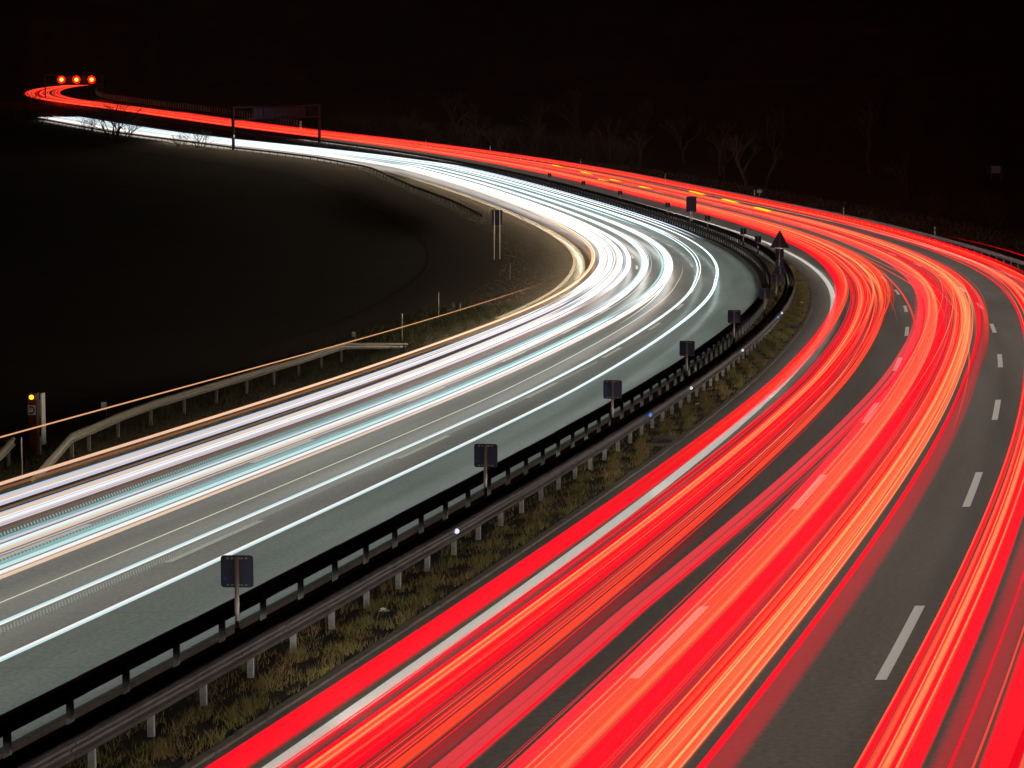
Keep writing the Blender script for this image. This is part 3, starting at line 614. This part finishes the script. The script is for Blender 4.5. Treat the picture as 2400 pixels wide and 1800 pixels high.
# litter scraps
for s0, u0, lb in ((24.3, -1.95, 'crumpled pale scrap of litter in the grass under the near rail'), (61.5, -2.05, 'crumpled white paper in the median grass by the rail posts'), (121, -1.75, 'small pale scrap in the median grass at the bend')):
    b = MB(); r_ = random.Random(int(s0)); vs = [(r_.uniform(-.12, .12), r_.uniform(-.07, .07), r_.uniform(0, .08)) for _ in range(9)]
    b.add(vs, [(0,1,2), (2,3,4), (4,5,6), (6,7,8), (8,0,3), (1,5,7), (2,6,0), (3,7,1)]); o = b.build('litter', M['white'], None, loc=tuple(RP(s0, u0, .06))); tag(o, lb, 'litter')

# ------------------------------------------------------------ streaks drawn by the lamps of the traffic
def trail(name, label, cat, group, strands):
    """one vehicle band = one thing; each lamp's streak is a part of it"""
    s_ref = max(strands[0]['s'][0], 10); P0 = RP(s_ref, float(strands[0]['u'](np.array([s_ref]))[0]), 0); t = empty(name, P0); tag(t, label, cat, group); off = np.array(t.location)
    for st in strands:
        a, b = st['s']; s = srange(a, b, 3); n = 12 if st['w'] > .2 else 8; th = np.arange(n)/n*2*PI; w2, h2 = st['w']/2, st['hh']/2
        prof = [(w2*math.cos(x), h2*math.sin(x)) for x in th]
        g0 = st.get('glow') or (lambda q: np.ones_like(q)); ra = 1e-3 if (a < -20 or b-a < 30) else min(45, (b-a)/3); rb = 1e-3 if (b > 600 or b-a < 30 or st.get('sharp')) else min(45, (b-a)/3)
        g = lambda q, g0=g0, a=a, b=b, ra=ra, rb=rb: g0(q)*np.clip((q-a)/ra, 0, 1)*np.clip((b-q)/rb if rb > 1 else 1, 0, 1)
        o = sweep('streak', s, prof, st['m'], smooth=True, glow=g, ufun=st['u'], hfun=st['h'], ends=False, shield=(cat == 'light trail' and name in ('tail_light_trail', 'blinker_trail'))); o.parent = t; o.location = tuple(-off)
    return t
def U(near, apex, far=None, wob=.02, seed=0, add=None):
    """lateral path: near at s<60, apex at s~140, far beyond 300"""
    far = apex if far is None else far; r = np.random.default_rng(seed); ph = r.uniform(0, 6.28, 3)
    return lambda s: np.interp(s, [60, 140, 300], [near, apex, far])+wob*(np.sin(s/23+ph[0])+.6*np.sin(s/51+ph[1])+.3*np.sin(s/9+ph[2]))*np.clip(s/120, .25, 1.5)+(add(s) if add else 0)
sd = [0]
def S(near, apex, m, w, hh=.1, h=.85, s=(-40, 893), wob=.02, far=None, glow=None, add=None):
    sd[0] += 1; return dict(u=U(near, apex, far, wob, sd[0], add), m=m, w=w, hh=hh, h=h, s=s, glow=glow)
def fine(n0, n1, a0, a1, cols, count, h=.9, w=(.012, .05), s=(-40, 893)):
    out = []
    for _ in range(count):
        t_ = random.random(); w_ = random.uniform(*w); x = s[0] if random.random() < .6 else random.uniform(s[0], 120); y = s[1] if random.random() < .6 else random.uniform(200, s[1])
        out.append(S(n0+(n1-n0)*t_, a0+(a1-a0)*min(1, max(0, t_+random.gauss(0, .2))), G[random.choice(cols)], w_, w_*.8, h+random.uniform(-.05, .12), s=(x, y), wob=random.uniform(.02, .13)))
    return out
RG = 'red tail light bands of the receding traffic'
T = lambda lb, st: trail('tail_light_trail', lb, 'light trail', RG, st)
T('wide pure red band hugging the kerb beside the median grass', [S(.72, .18, G['red'], .62, .10)]+[S(.78, .5, G['red_orange'], .34, .08, .9, s=(26, 893))]+fine(.45, .9, .1, .9, ['red_orange', 'orange'], 7, .93, s=(30, 893)))
T('dark red band over the far side of the thick white edge line', [S(1.46, .9, G['maroon'], .28, .06), S(1.36, .75, G['red'], .04, .03), S(1.69, 1.06, G['red'], .17, .08)]+fine(1.35, 1.7, .6, 1.1, ['red', 'red_orange', 'maroon'], 6, .88))
T('red band with a bright orange core in the first lane', [S(2.08, 1.45, G['red'], .72, .10), S(1.97, 1.3, G['orange'], .16, .07, .93), S(1.93, 1.25, G['amber'], .05, .05, .98), S(2.04, 1.65, G['amber'], .035, .04, .98)]+fine(1.8, 2.4, 1.0, 1.7, ['red_orange', 'orange', 'amber'], 12, .94))
T('combed dim red and orange band in the middle of the first lane', [S(2.56, 2.0, G['maroon'], .26, .06, .82), S(2.84, 2.35, G['red_orange'], .2, .09), S(2.66, 1.95, G['red'], .10, .06, .86, s=(45, 893))]+fine(2.5, 2.95, 1.8, 2.6, ['red', 'red_orange', 'orange', 'amber'], 14, .92))
T('broad orange-red band filling the far side of the first lane round the bend', [S(2.9, 2.6, G['red_orange'], .95, .10, .84, s=(95, 893)), S(2.9, 2.2, G['amber'], .22, .07, .93, s=(85, 700)), S(2.8, 2.9, G['orange'], .16, .07, .93, s=(90, 900))]+fine(2.6, 3.0, 1.7, 3.1, ['amber', 'orange', 'red'], 14, .96, s=(80, 800)))
T('glowing yellow-orange cores bending through the two inner lanes', [S(2.0, 2.15, G['amber'], .16, .08, .95, s=(70, 420)), S(2.3, 2.45, G['amber'], .10, .07, .96, s=(90, 360)), S(6.2, 6.35, G['amber'], .22, .08, .95, s=(45, 330)), S(6.5, 6.75, G['amber'], .10, .07, .96, s=(70, 300)), S(4.9, 5.0, G['amber'], .16, .08, .95, s=(80, 330)), S(.55, .75, G['amber'], .10, .06, .95, s=(85, 300)), S(9.2, 9.35, G['amber'], .14, .07, .96, s=(60, 380))])
def smooth_path(pts):
    a = np.array(pts); q = np.linspace(a[0, 0], a[-1, 0], 25); u = np.interp(q, a[:, 0], a[:, 1]); k_ = np.array([.25, .5, .25])
    for _ in range(4): u[1:-1] = np.convolve(u, k_, 'same')[1:-1]
    return list(zip(q, u))
T('combed dim red fringe filling the wedge beside the translucent rose band', [S(3.06, 2.9, G['maroon'], .3, .05, .79, s=(-40, 34)), S(2.98, 2.9, G['red'], .03, .03, .84, s=(-40, 60))])
def xp(pts, m, w_, h_=.92): return dict(u=(lambda a: (lambda q: np.interp(q, a[:, 0], a[:, 1])))(np.array(smooth_path(pts))), m=m, w=w_, hh=.05, h=h_, s=(pts[0][0], pts[-1][0]), glow=None)
cross = lambda s: np.interp(s, [-40, 10, 25, 38, 60, 78, 85, 96, 113, 131, 163, 220], [0, .0, .0, .35, .75, 1.15, 1.0, .9, .62, .3, .25, .0])
T('translucent rose band crossing from the first lane into the second', [S(3.33, 2.7, G['rose'], .25, .05, .8, s=(-40, 118), add=lambda s: np.interp(s, [20, 38, 78, 118], [0, .32, .95, 1.3])), S(3.59, 2.9, G['rose'], .27, .07, .84, s=(-40, 118), add=lambda s: np.interp(s, [20, 38, 78, 118], [0, .34, .95, 1.3])), S(3.66, 3.1, G['red'], .07, .05, .86, s=(-40, 118), add=lambda s: np.interp(s, [20, 38, 78, 118], [0, .34, .95, 1.2]))])
def xs(pts, m, w): 
    a = np.array(pts); return dict(u=lambda s: np.interp(s, a[:, 0], a[:, 1]), m=m, w=w, hh=.06, h=.9, s=(a[0, 0], a[-1, 0]), glow=None)
T('narrow orange streak weaving across the lane dashes at the bend', [xs(smooth_path([(60, 4.9), (78, 4.45), (85, 4.1), (96, 3.75), (113, 3.37), (131, 2.97), (163, 2.93), (230, 2.9), (400, 2.9)]), G['red_orange'], .10), xs(smooth_path([(90, 6.2), (110, 5.1), (130, 4.3), (150, 3.5), (175, 3.1), (240, 3.0), (400, 2.8)]), G['orange'], .07), xs(smooth_path([(78, 5.5), (98, 5.2), (120, 4.9), (150, 4.2), (180, 3.9), (230, 4.4)]), G['amber'], .05)])
T('thin amber and red streaks crossing each other as cars change lanes at the bend', [xp([(40, 5.0), (75, 5.4), (105, 5.9), (135, 6.7), (170, 7.0), (260, 7.1)], G['amber'], .04), xp([(35, 6.9), (70, 6.5), (100, 5.6), (130, 4.9), (170, 4.6), (260, 4.5)], G['orange'], .05), xp([(55, 4.3), (85, 4.9), (110, 5.6), (140, 6.2), (200, 6.5)], G['amber'], .03), xp([(70, 6.4), (95, 5.2), (115, 4.3), (140, 3.4), (170, 3.0), (240, 2.6)], G['red_orange'], .08), xp([(45, 2.1), (75, 2.5), (100, 2.9), (125, 3.0), (160, 2.7), (240, 2.3)], G['red_orange'], .08), xp([(80, 3.6), (100, 3.0), (125, 2.3), (160, 1.8), (240, 1.6)], G['orange'], .05), xp([(25, 3.0), (50, 2.6), (80, 2.0), (120, 1.6), (200, 1.5)], G['red'], .07), xp([(15, 3.7), (50, 4.5), (80, 5.2), (120, 5.9), (220, 6.3)], G['rose'], .08)])
T('wide red band starting with a thin pink hairline at the dashes of the second lane', [S(4.14, 4.25, G['rose'], .02, .02, .85, s=(-40, 60)), S(4.24, 4.35, G['red_thin'], .2, .05, .8), S(4.45, 4.6, G['red_thin'], .42, .08)]+fine(4.2, 4.5, 4.2, 4.8, ['red', 'red_orange'], 4, .9, w=(.01, .025)))
T('orange-red band in the near half of the second lane', [S(4.78, 5.0, G['orange_thin'], .56, .08, .87), S(4.98, 5.05, G['orange'], .12, .07, .93), S(4.55, 4.85, G['orange'], .04, .04, .94)]+fine(4.45, 5.1, 4.7, 5.3, ['red_orange', 'orange', 'amber'], 9, .94, w=(.01, .03)))
T('saturated red band along the middle of the second lane', [S(5.2, 5.35, G['red'], .46, .10), S(5.5, 5.6, G['maroon'], .34, .05, .82), S(5.58, 5.75, G['red'], .10, .05, .85)]+fine(5.1, 5.7, 5.2, 6.0, ['red', 'red_orange', 'maroon', 'rose'], 14, .88))
T('broad bright orange band in the far half of the second lane', [S(5.95, 6.3, G['red_orange'], .78, .10, .87), S(6.05, 6.35, G['orange'], .26, .07, .94), S(6.3, 6.7, G['orange'], .08, .05, .95), S(5.98, 6.25, G['amber'], .06, .05, .98), S(6.25, 6.6, G['amber'], .04, .04, .98)]+fine(5.7, 6.4, 5.9, 6.9, ['orange', 'amber', 'red_orange', 'red'], 18, .96))
T('fading dark red fringe on the far side of the second lane', [S(6.66, 7.15, G['maroon'], .52, .06, .8), S(6.5, 7.1, G['red'], .12, .07, .85), S(6.9, 7.3, G['red_orange'], .2, .07, .86, s=(60, 893))]+fine(6.4, 6.9, 6.9, 7.5, ['red', 'red_orange'], 6, .88, s=(40, 893)))
T('bright red band beside the dashes of the third lane', [S(8.3, 8.75, G['red'], .12, .1), S(8.58, 9.3, G['red'], .42, .10, s=(-40, 125)), S(8.58, 9.3, G['red_thin'], .44, .10, s=(85, 893)), S(8.46, 9.0, G['orange'], .07, .05, .94), S(8.64, 9.35, G['amber'], .11, .06, .95), S(8.88, 9.6, G['red'], .26, .1, s=(-40, 110)), S(8.88, 9.6, G['red_thin'], .3, .1, s=(75, 893))]+fine(8.3, 8.9, 8.7, 9.9, ['red_orange', 'orange', 'red', 'amber'], 12, .93))
T('dim wine red band with bright red far edge on the shoulder side', [S(9.3, 9.9, G['maroon'], .6, .05, .8), S(9.85, 10.2, G['red'], .5, .1), S(10.15, 10.5, G['orange'], .1, .06, .94)]+fine(9.1, 10.3, 9.7, 10.8, ['red', 'red_orange', 'orange'], 9, .9))
T('high red band of lorry lamps seen through the outer guardrail posts', [S(10.3, 10.4, G['red'], .4, .3, 1.05, s=(110, 640)), S(10.0, 10.1, G['orange'], .1, .08, 1.1, s=(60, 640)), xp([(-20, 10.2), (60, 10.6), (125, 10.6), (150, 10.2), (172, 9.3)], G['red'], .10, 2.0)])
T('second strand of high red lorry lamps just above the edge line', [S(10.2, 10.2, G['red_orange'], .5, .12, .95, s=(90, 640)), S(9.5, 9.4, G['red'], .4, .1, 1.1, s=(120, 893)), S(9.9, 9.7, G['orange'], .08, .06, 1.05, s=(30, 500))])
far_add = []
for u0 in (.4, 1.3, 2.4, 3.6, 4.9, 6.1, 7.3, 8.4, 9.5, 10.6): far_add.append(S(u0, u0, G[random.choice(['red_orange', 'red', 'orange'])], .4, .11, .9, s=(330, 893)))
T('merged far red streaks running to the lit signal gantry', far_add)
for i, (sa, sb, ua, ub, lb) in enumerate([(374, 384.4, 5.64, 6.24, 'most distant of the short yellow blinker dashes'), (353, 364, 4.7, 5.2, 'second most distant yellow blinker dash'), (336.6, 344, 3.2, 2.9, 'yellow blinker dash lying lowest among the distant pair'), (333, 342.8, 4.27, 4.27, 'yellow blinker dash closing up to the lowest distant one'), (313.5, 323.2, 4.3, 3.95, 'yellow blinker dash just beyond the tall dark board'), (294.5, 307, 6.9, 7.25, 'yellow blinker dash above the top of the tall dark board'), (272.5, 285, 6.64, 6.8, 'long yellow blinker dash nearer than the tall dark board'), (249, 262.4, 6.14, 6.34, 'longest and nearest yellow blinker dash, above the triangle sign')]):
    trail('blinker_trail', lb, 'light trail', 'yellow blinker dashes over the red streaks', [dict(u=(lambda s, a=sa, b=sb, c=ua, d=ub: np.interp(s, [a, b], [c, d])), m=G['yellow'], w=.5, hh=.22, h=1.08, s=(sa, sb), glow=None)])

wg = lambda s: np.interp(s, [-40, 50, 95, 140, 380, 450, 700], [.70, .78, 1.2, 1.6, 1.6, 1.15, 1.0])
wgb = lambda s: np.interp(s, [-40, 60, 110, 150, 700], [.9, .95, 1.3, 1.5, 1.6])
def Wt(near, apex, m, w, hh=.08, h=.65, s=(-40, 630), wob=.02, glow=None): return S(near, apex, m, w, hh, h, s, wob, glow=glow or wg, add=lambda q: woff(q))
def wfine(n0, n1, a0, a1, cols, count, s=(-40, 630), h=.66):
    out = []
    for _ in range(count):
        t_ = random.random(); w_ = random.uniform(.01, .035); out.append(Wt(n0+(n1-n0)*t_, a0+(a1-a0)*t_, G[random.choice(cols)], w_, w_, h+random.uniform(-.04, .08), s=(s[0] if random.random() < .7 else random.uniform(0, 100), s[1] if random.random() < .7 else random.uniform(200, 640)), wob=random.uniform(.01, .05)))
    return out
WG = 'white headlight bands of the oncoming traffic'
H = lambda lb, st: trail('headlight_trail', lb, 'light trail', WG, st)
H('thick orange streak running lowest along the left verge', [Wt(-16.62, -16.45, G['tan'], .16, .09, .66, s=(-40, 300)), Wt(-16.5, -16.3, G['peach'], .10, .06, .69), Wt(-16.35, -16.2, G['brown'], .12, .07, .60)])
trail('side_lamp_trail', 'single thin orange streak running high above the verge past the emergency phone', 'light trail', None, [dict(u=lambda s: np.interp(s, [-40, 33, 116, 122], [-13.5, -13.64, -14.1, -14.1]), m=G['tan'], w=.035, hh=.035, h=2.5, s=(-40, 122), glow=lambda s: np.interp(s, [0, 90, 122], [.95, .7, .35]))])
H('outermost broad white band edged blue and filled with peach', [Wt(-15.5, -15.85, G['blue'], .10, .07, .65), Wt(-15.18, -15.45, G['peach'], .2, .12, .65), Wt(-14.85, -15.05, G['lilac'], .13, .08, .65)]+wfine(-15.6, -14.6, -16, -14.9, ['blue', 'peach', 'white', 'lilac'], 4))
H('second broad white band with an orange core and lilac lower edge', [Wt(-14.08, -14.7, G['blue'], .10, .07, .65), Wt(-13.9, -14.45, G['peach'], .14, .10, .65), Wt(-13.62, -14.15, G['white'], .16, .11, .65), Wt(-13.28, -13.75, G['lilac'], .14, .09, .65), Wt(-13.02, -13.5, G['brown'], .03, .02, .6)]+wfine(-14.2, -13.1, -14.8, -13.5, ['blue', 'peach', 'white', 'tan'], 4))
H('combed teal band with white and peach lines in the middle lane', [Wt(-12.2, -12.6, G['teal'], .14, .08, .66), Wt(-11.98, -12.4, G['cyan'], .06, .05, .68), Wt(-11.78, -12.3, G['white'], .09, .06, .65), Wt(-11.5, -12.2, G['peach'], .11, .06, .64), Wt(-11.32, -11.9, G['lilac'], .02, .02, .62)]+wfine(-12.2, -11.4, -12.6, -12, ['cyan', 'white', 'lilac'], 5))
H('middle lane band of cyan above white and peach', [Wt(-10.62, -11.0, G['teal'], .14, .08, .67), Wt(-10.42, -10.8, G['cyan'], .10, .07, .67), Wt(-10.2, -10.55, G['white'], .12, .07, .64), Wt(-9.98, -10.35, G['peach'], .12, .06, .62)]+wfine(-10.6, -9.9, -11, -10.3, ['cyan', 'white', 'blue', 'peach'], 5))
H('hairline cream streak over the bare concrete between two lanes', [Wt(-8.6, -9.6, G['cream'], .028, .022, .65, s=(-40, 175)), Wt(-8.9, -10.3, G['white'], .05, .03, .65, s=(90, 200))])
H('cyan streak with a comb pattern beneath it', [Wt(-7.6, -8.5, G['cyan'], .10, .06, .66), Wt(-7.48, -8.3, G['white'], .05, .03, .69)])
H('brightest single cyan-white streak closest to the median guardrail', [Wt(-6.12, -7.1, G['cyan'], .09, .07, .65), Wt(-6.07, -7.25, G['white'], .05, .04, .69)])
H('white block of headlight streaks filling the outer lanes round the bend', [Wt(-15.75, -15.7, G['white'], .22, .12, .66, s=(112, 630)), Wt(-15.0, -15.0, G['white'], .32, .13, .66, s=(118, 630)), Wt(-14.3, -14.25, G['white'], .26, .12, .66, s=(105, 630)), Wt(-13.7, -13.6, G['white'], .3, .12, .66, s=(110, 630)), Wt(-12.4, -12.35, G['white'], .4, .11, .66, s=(100, 630)), Wt(-10.7, -10.65, G['white'], .42, .11, .66, s=(98, 630))])
H('bluish pair of streaks nearest the median beyond the bend, one ending abruptly', [Wt(-5.9, -6.0, G['blue'], .14, .08, .68, s=(203, 630)), Wt(-6.4, -6.5, G['white'], .16, .08, .66, s=(205, 630)), Wt(-8.0, -8.0, G['white'], .2, .1, .66, s=(204, 630)), Wt(-9.2, -9.2, G['cyan'], .16, .08, .66, s=(230, 630)), Wt(-7.2, -7.2, G['cyan'], .1, .06, .66, s=(260, 630))])
fa = [Wt(u0, u0, G[c_], .25, hh_, .68, s=(400, 630)) for u0, c_, hh_ in ((-16.2, 'cream', .06), (-15.2, 'white', .14), (-13.8, 'white', .16), (-12.4, 'white', .12), (-11.2, 'blue', .08), (-10.2, 'white', .12), (-8.8, 'cyan', .05), (-7.4, 'blue', .05))]
H('merged far white streaks passing under the unlit gantry', fa)
# comb of pulsed lamp flicker under the cyan streaks
def comb(name, label, u0, u1, h0, h1, s0, s1, step, mat, lean):
    b = MB(); q = s0
    while q < s1:
        a = RP(np.array([q]), u0, h0)[0]; c = RP(np.array([q+lean]), u1, h1)[0]; e = RP(np.array([q+.05]), u0, h0)[0]; g = RP(np.array([q+lean+.05]), u1, h1)[0]
        up = np.array([0, 0, .012]); b.add([a, e, g, c, a+up, e+up, g+up, c+up], [(0,1,2,3), (7,6,5,4), (0,4,5,1), (1,5,6,2), (2,6,7,3), (3,7,4,0)]); q += step
    n = len(b.v); o = mesh_obj(name, b.v, b.f, mat, attr=np.ones(n)); o['kind'] = 'stuff'; o['label'] = label; o['category'] = 'light trail'; return o
G['comb'] = mat_glow('comb_light', (.55, .66, .58), .5, .7, 0.001); G['comb2'] = mat_glow('faint_comb_light', (.3, .28, .22), .5, .4, 0.001); G['comb3'] = mat_glow('teal_comb_light', (.30, .62, .66), .8, .85, 0.001)
comb('flicker_comb', 'fine comb of short pale ticks under the cyan streak', -7.50, -7.46, .61, .54, 2, 75, .13, G['comb'], -.05)
comb('flicker_comb', 'faint comb of ticks below the pale comb', -7.50, -7.48, .52, .475, 2, 27, .16, G['comb2'], .0)
comb('flicker_comb', 'comb of teal ticks above the middle lane band', -12.34, -12.27, .74, .70, 5, 62, .17, G['comb3'], -.1)
comb('flicker_comb', 'comb of dark teal ticks above the second middle lane band', -10.72, -10.66, .72, .68, 5, 50, .17, G['comb3'], -.08)

# ------------------------------------------------------------ lamps added in place of the beams passing headlamps throw
def beam(s0, u0, direction, energy, col, h=.65, size=95, down=.10, tilt=0.0):
    l = bpy.data.lights.new('headlamp_beam', 'SPOT'); l.energy = energy; l.color = col; l.spot_size = math.radians(size); l.spot_blend = .9; l.shadow_soft_size = .09
    o = bpy.data.objects.new('headlamp_beam', l); COL.objects.link(o); o.location = tuple(RP(s0, u0, h)); th = heading(s0)+(0 if direction > 0 else PI)+tilt
    o.rotation_euler = (PI/2-down, 0, th-PI/2); return o
def pool(s0, s1, u0, energy, col, h=.62, wd=3.75, roll=0.0, shift=False):
    """added area lamp, long and narrow, standing in for swept low beams"""
    a, b = RP(s0, u0+(float(woff(s0)) if shift else 0), h), RP(s1, u0+(float(woff(s1)) if shift else 0), h); l = bpy.data.lights.new('swept_beam_fill', 'AREA'); l.shape = 'RECTANGLE'; Lg = float(np.linalg.norm(b-a)); l.size = Lg; l.size_y = wd; l.energy = energy*Lg; l.color = col
    o = bpy.data.objects.new('swept_beam_fill', l); COL.objects.link(o); o.location = tuple((a+b)/2); d = b-a; th = math.atan2(d[1], d[0]); el = math.atan2(d[2], math.hypot(d[0], d[1]))
    o.rotation_euler = (roll, -el, th); return o
q = -40.0
while q < 520:
    L_ = 20
    for u0, e_ in ((1.9, 3.3), (5.6, 5.0), (9.4, 5.0)): pool(q, q+L_, u0, e_, (1, .89, .78))
    for u0 in (-6.5, -10.25, -14.0): pool(q, q+L_, u0, 3.2, (.84, 1, .92) if u0 > -8 else (.98, .97, .88) if u0 > -12 else (1, .92, .8), shift=True)
    q += L_
q = -40.0
while q < 520:                                            # strip lamps added to brighten what lies beside the lanes: median rail and grass, outer rail and verge, slope inside the bend
    L_ = 20
    pool(q, q+L_, .25, 4.2, (1, .96, .86), h=.74, wd=.25, roll=1.1); pool(q, q+L_, 11.2, 5.0, (1, .86, .76), h=1.15, wd=.3, roll=-1.25)
    o_ = float(woff(q+L_/2))
    pool(q, q+L_, -17.3, 18.0 if q > 90 else 5.0, (1, .80, .56), h=2.6 if 370 < q < 480 else 1.3, wd=.3, roll=1.2, shift=True)
    q += L_
for s0 in np.arange(-34, 300, 24.0): beam(s0, .9, 1, 480, (1, .95, .86), tilt=.16, size=60, down=.03, h=.72)
for s0 in np.arange(130, 480, 16.0):                      # main beams that run straight on into the wood where the road bends away
    beam(s0, random.uniform(2, 9), 1, 22000, (1, .80, .62), h=1.0, size=8, down=-.04, tilt=random.uniform(-.12, 0))
for s0 in np.arange(560, 800, 40.0): beam(s0, 9.6, 1, 1200, (1, .72, .55), tilt=-.3, size=90, down=-.03, h=.9)

# ------------------------------------------------------------ night air
HAZE = 0.00006
if HAZE:
    hz = MB().box((80, 620, 19.5), (1700, 1500, 53)).build('haze', None); hz['kind'] = 'stuff'; hz['label'] = 'thin night mist over the motorway valley'
    m = bpy.data.materials.new('haze'); m.use_nodes = True; N, L = nodes(m); N.remove(N['Principled BSDF']); v = N.new('ShaderNodeVolumePrincipled'); v.inputs['Color'].default_value = (.9, .88, .86, 1); v.inputs['Density'].default_value = HAZE; v.inputs['Anisotropy'].default_value = .3
    L.new(v.outputs[0], N['Material Output'].inputs['Volume']); hz.data.materials.append(m)
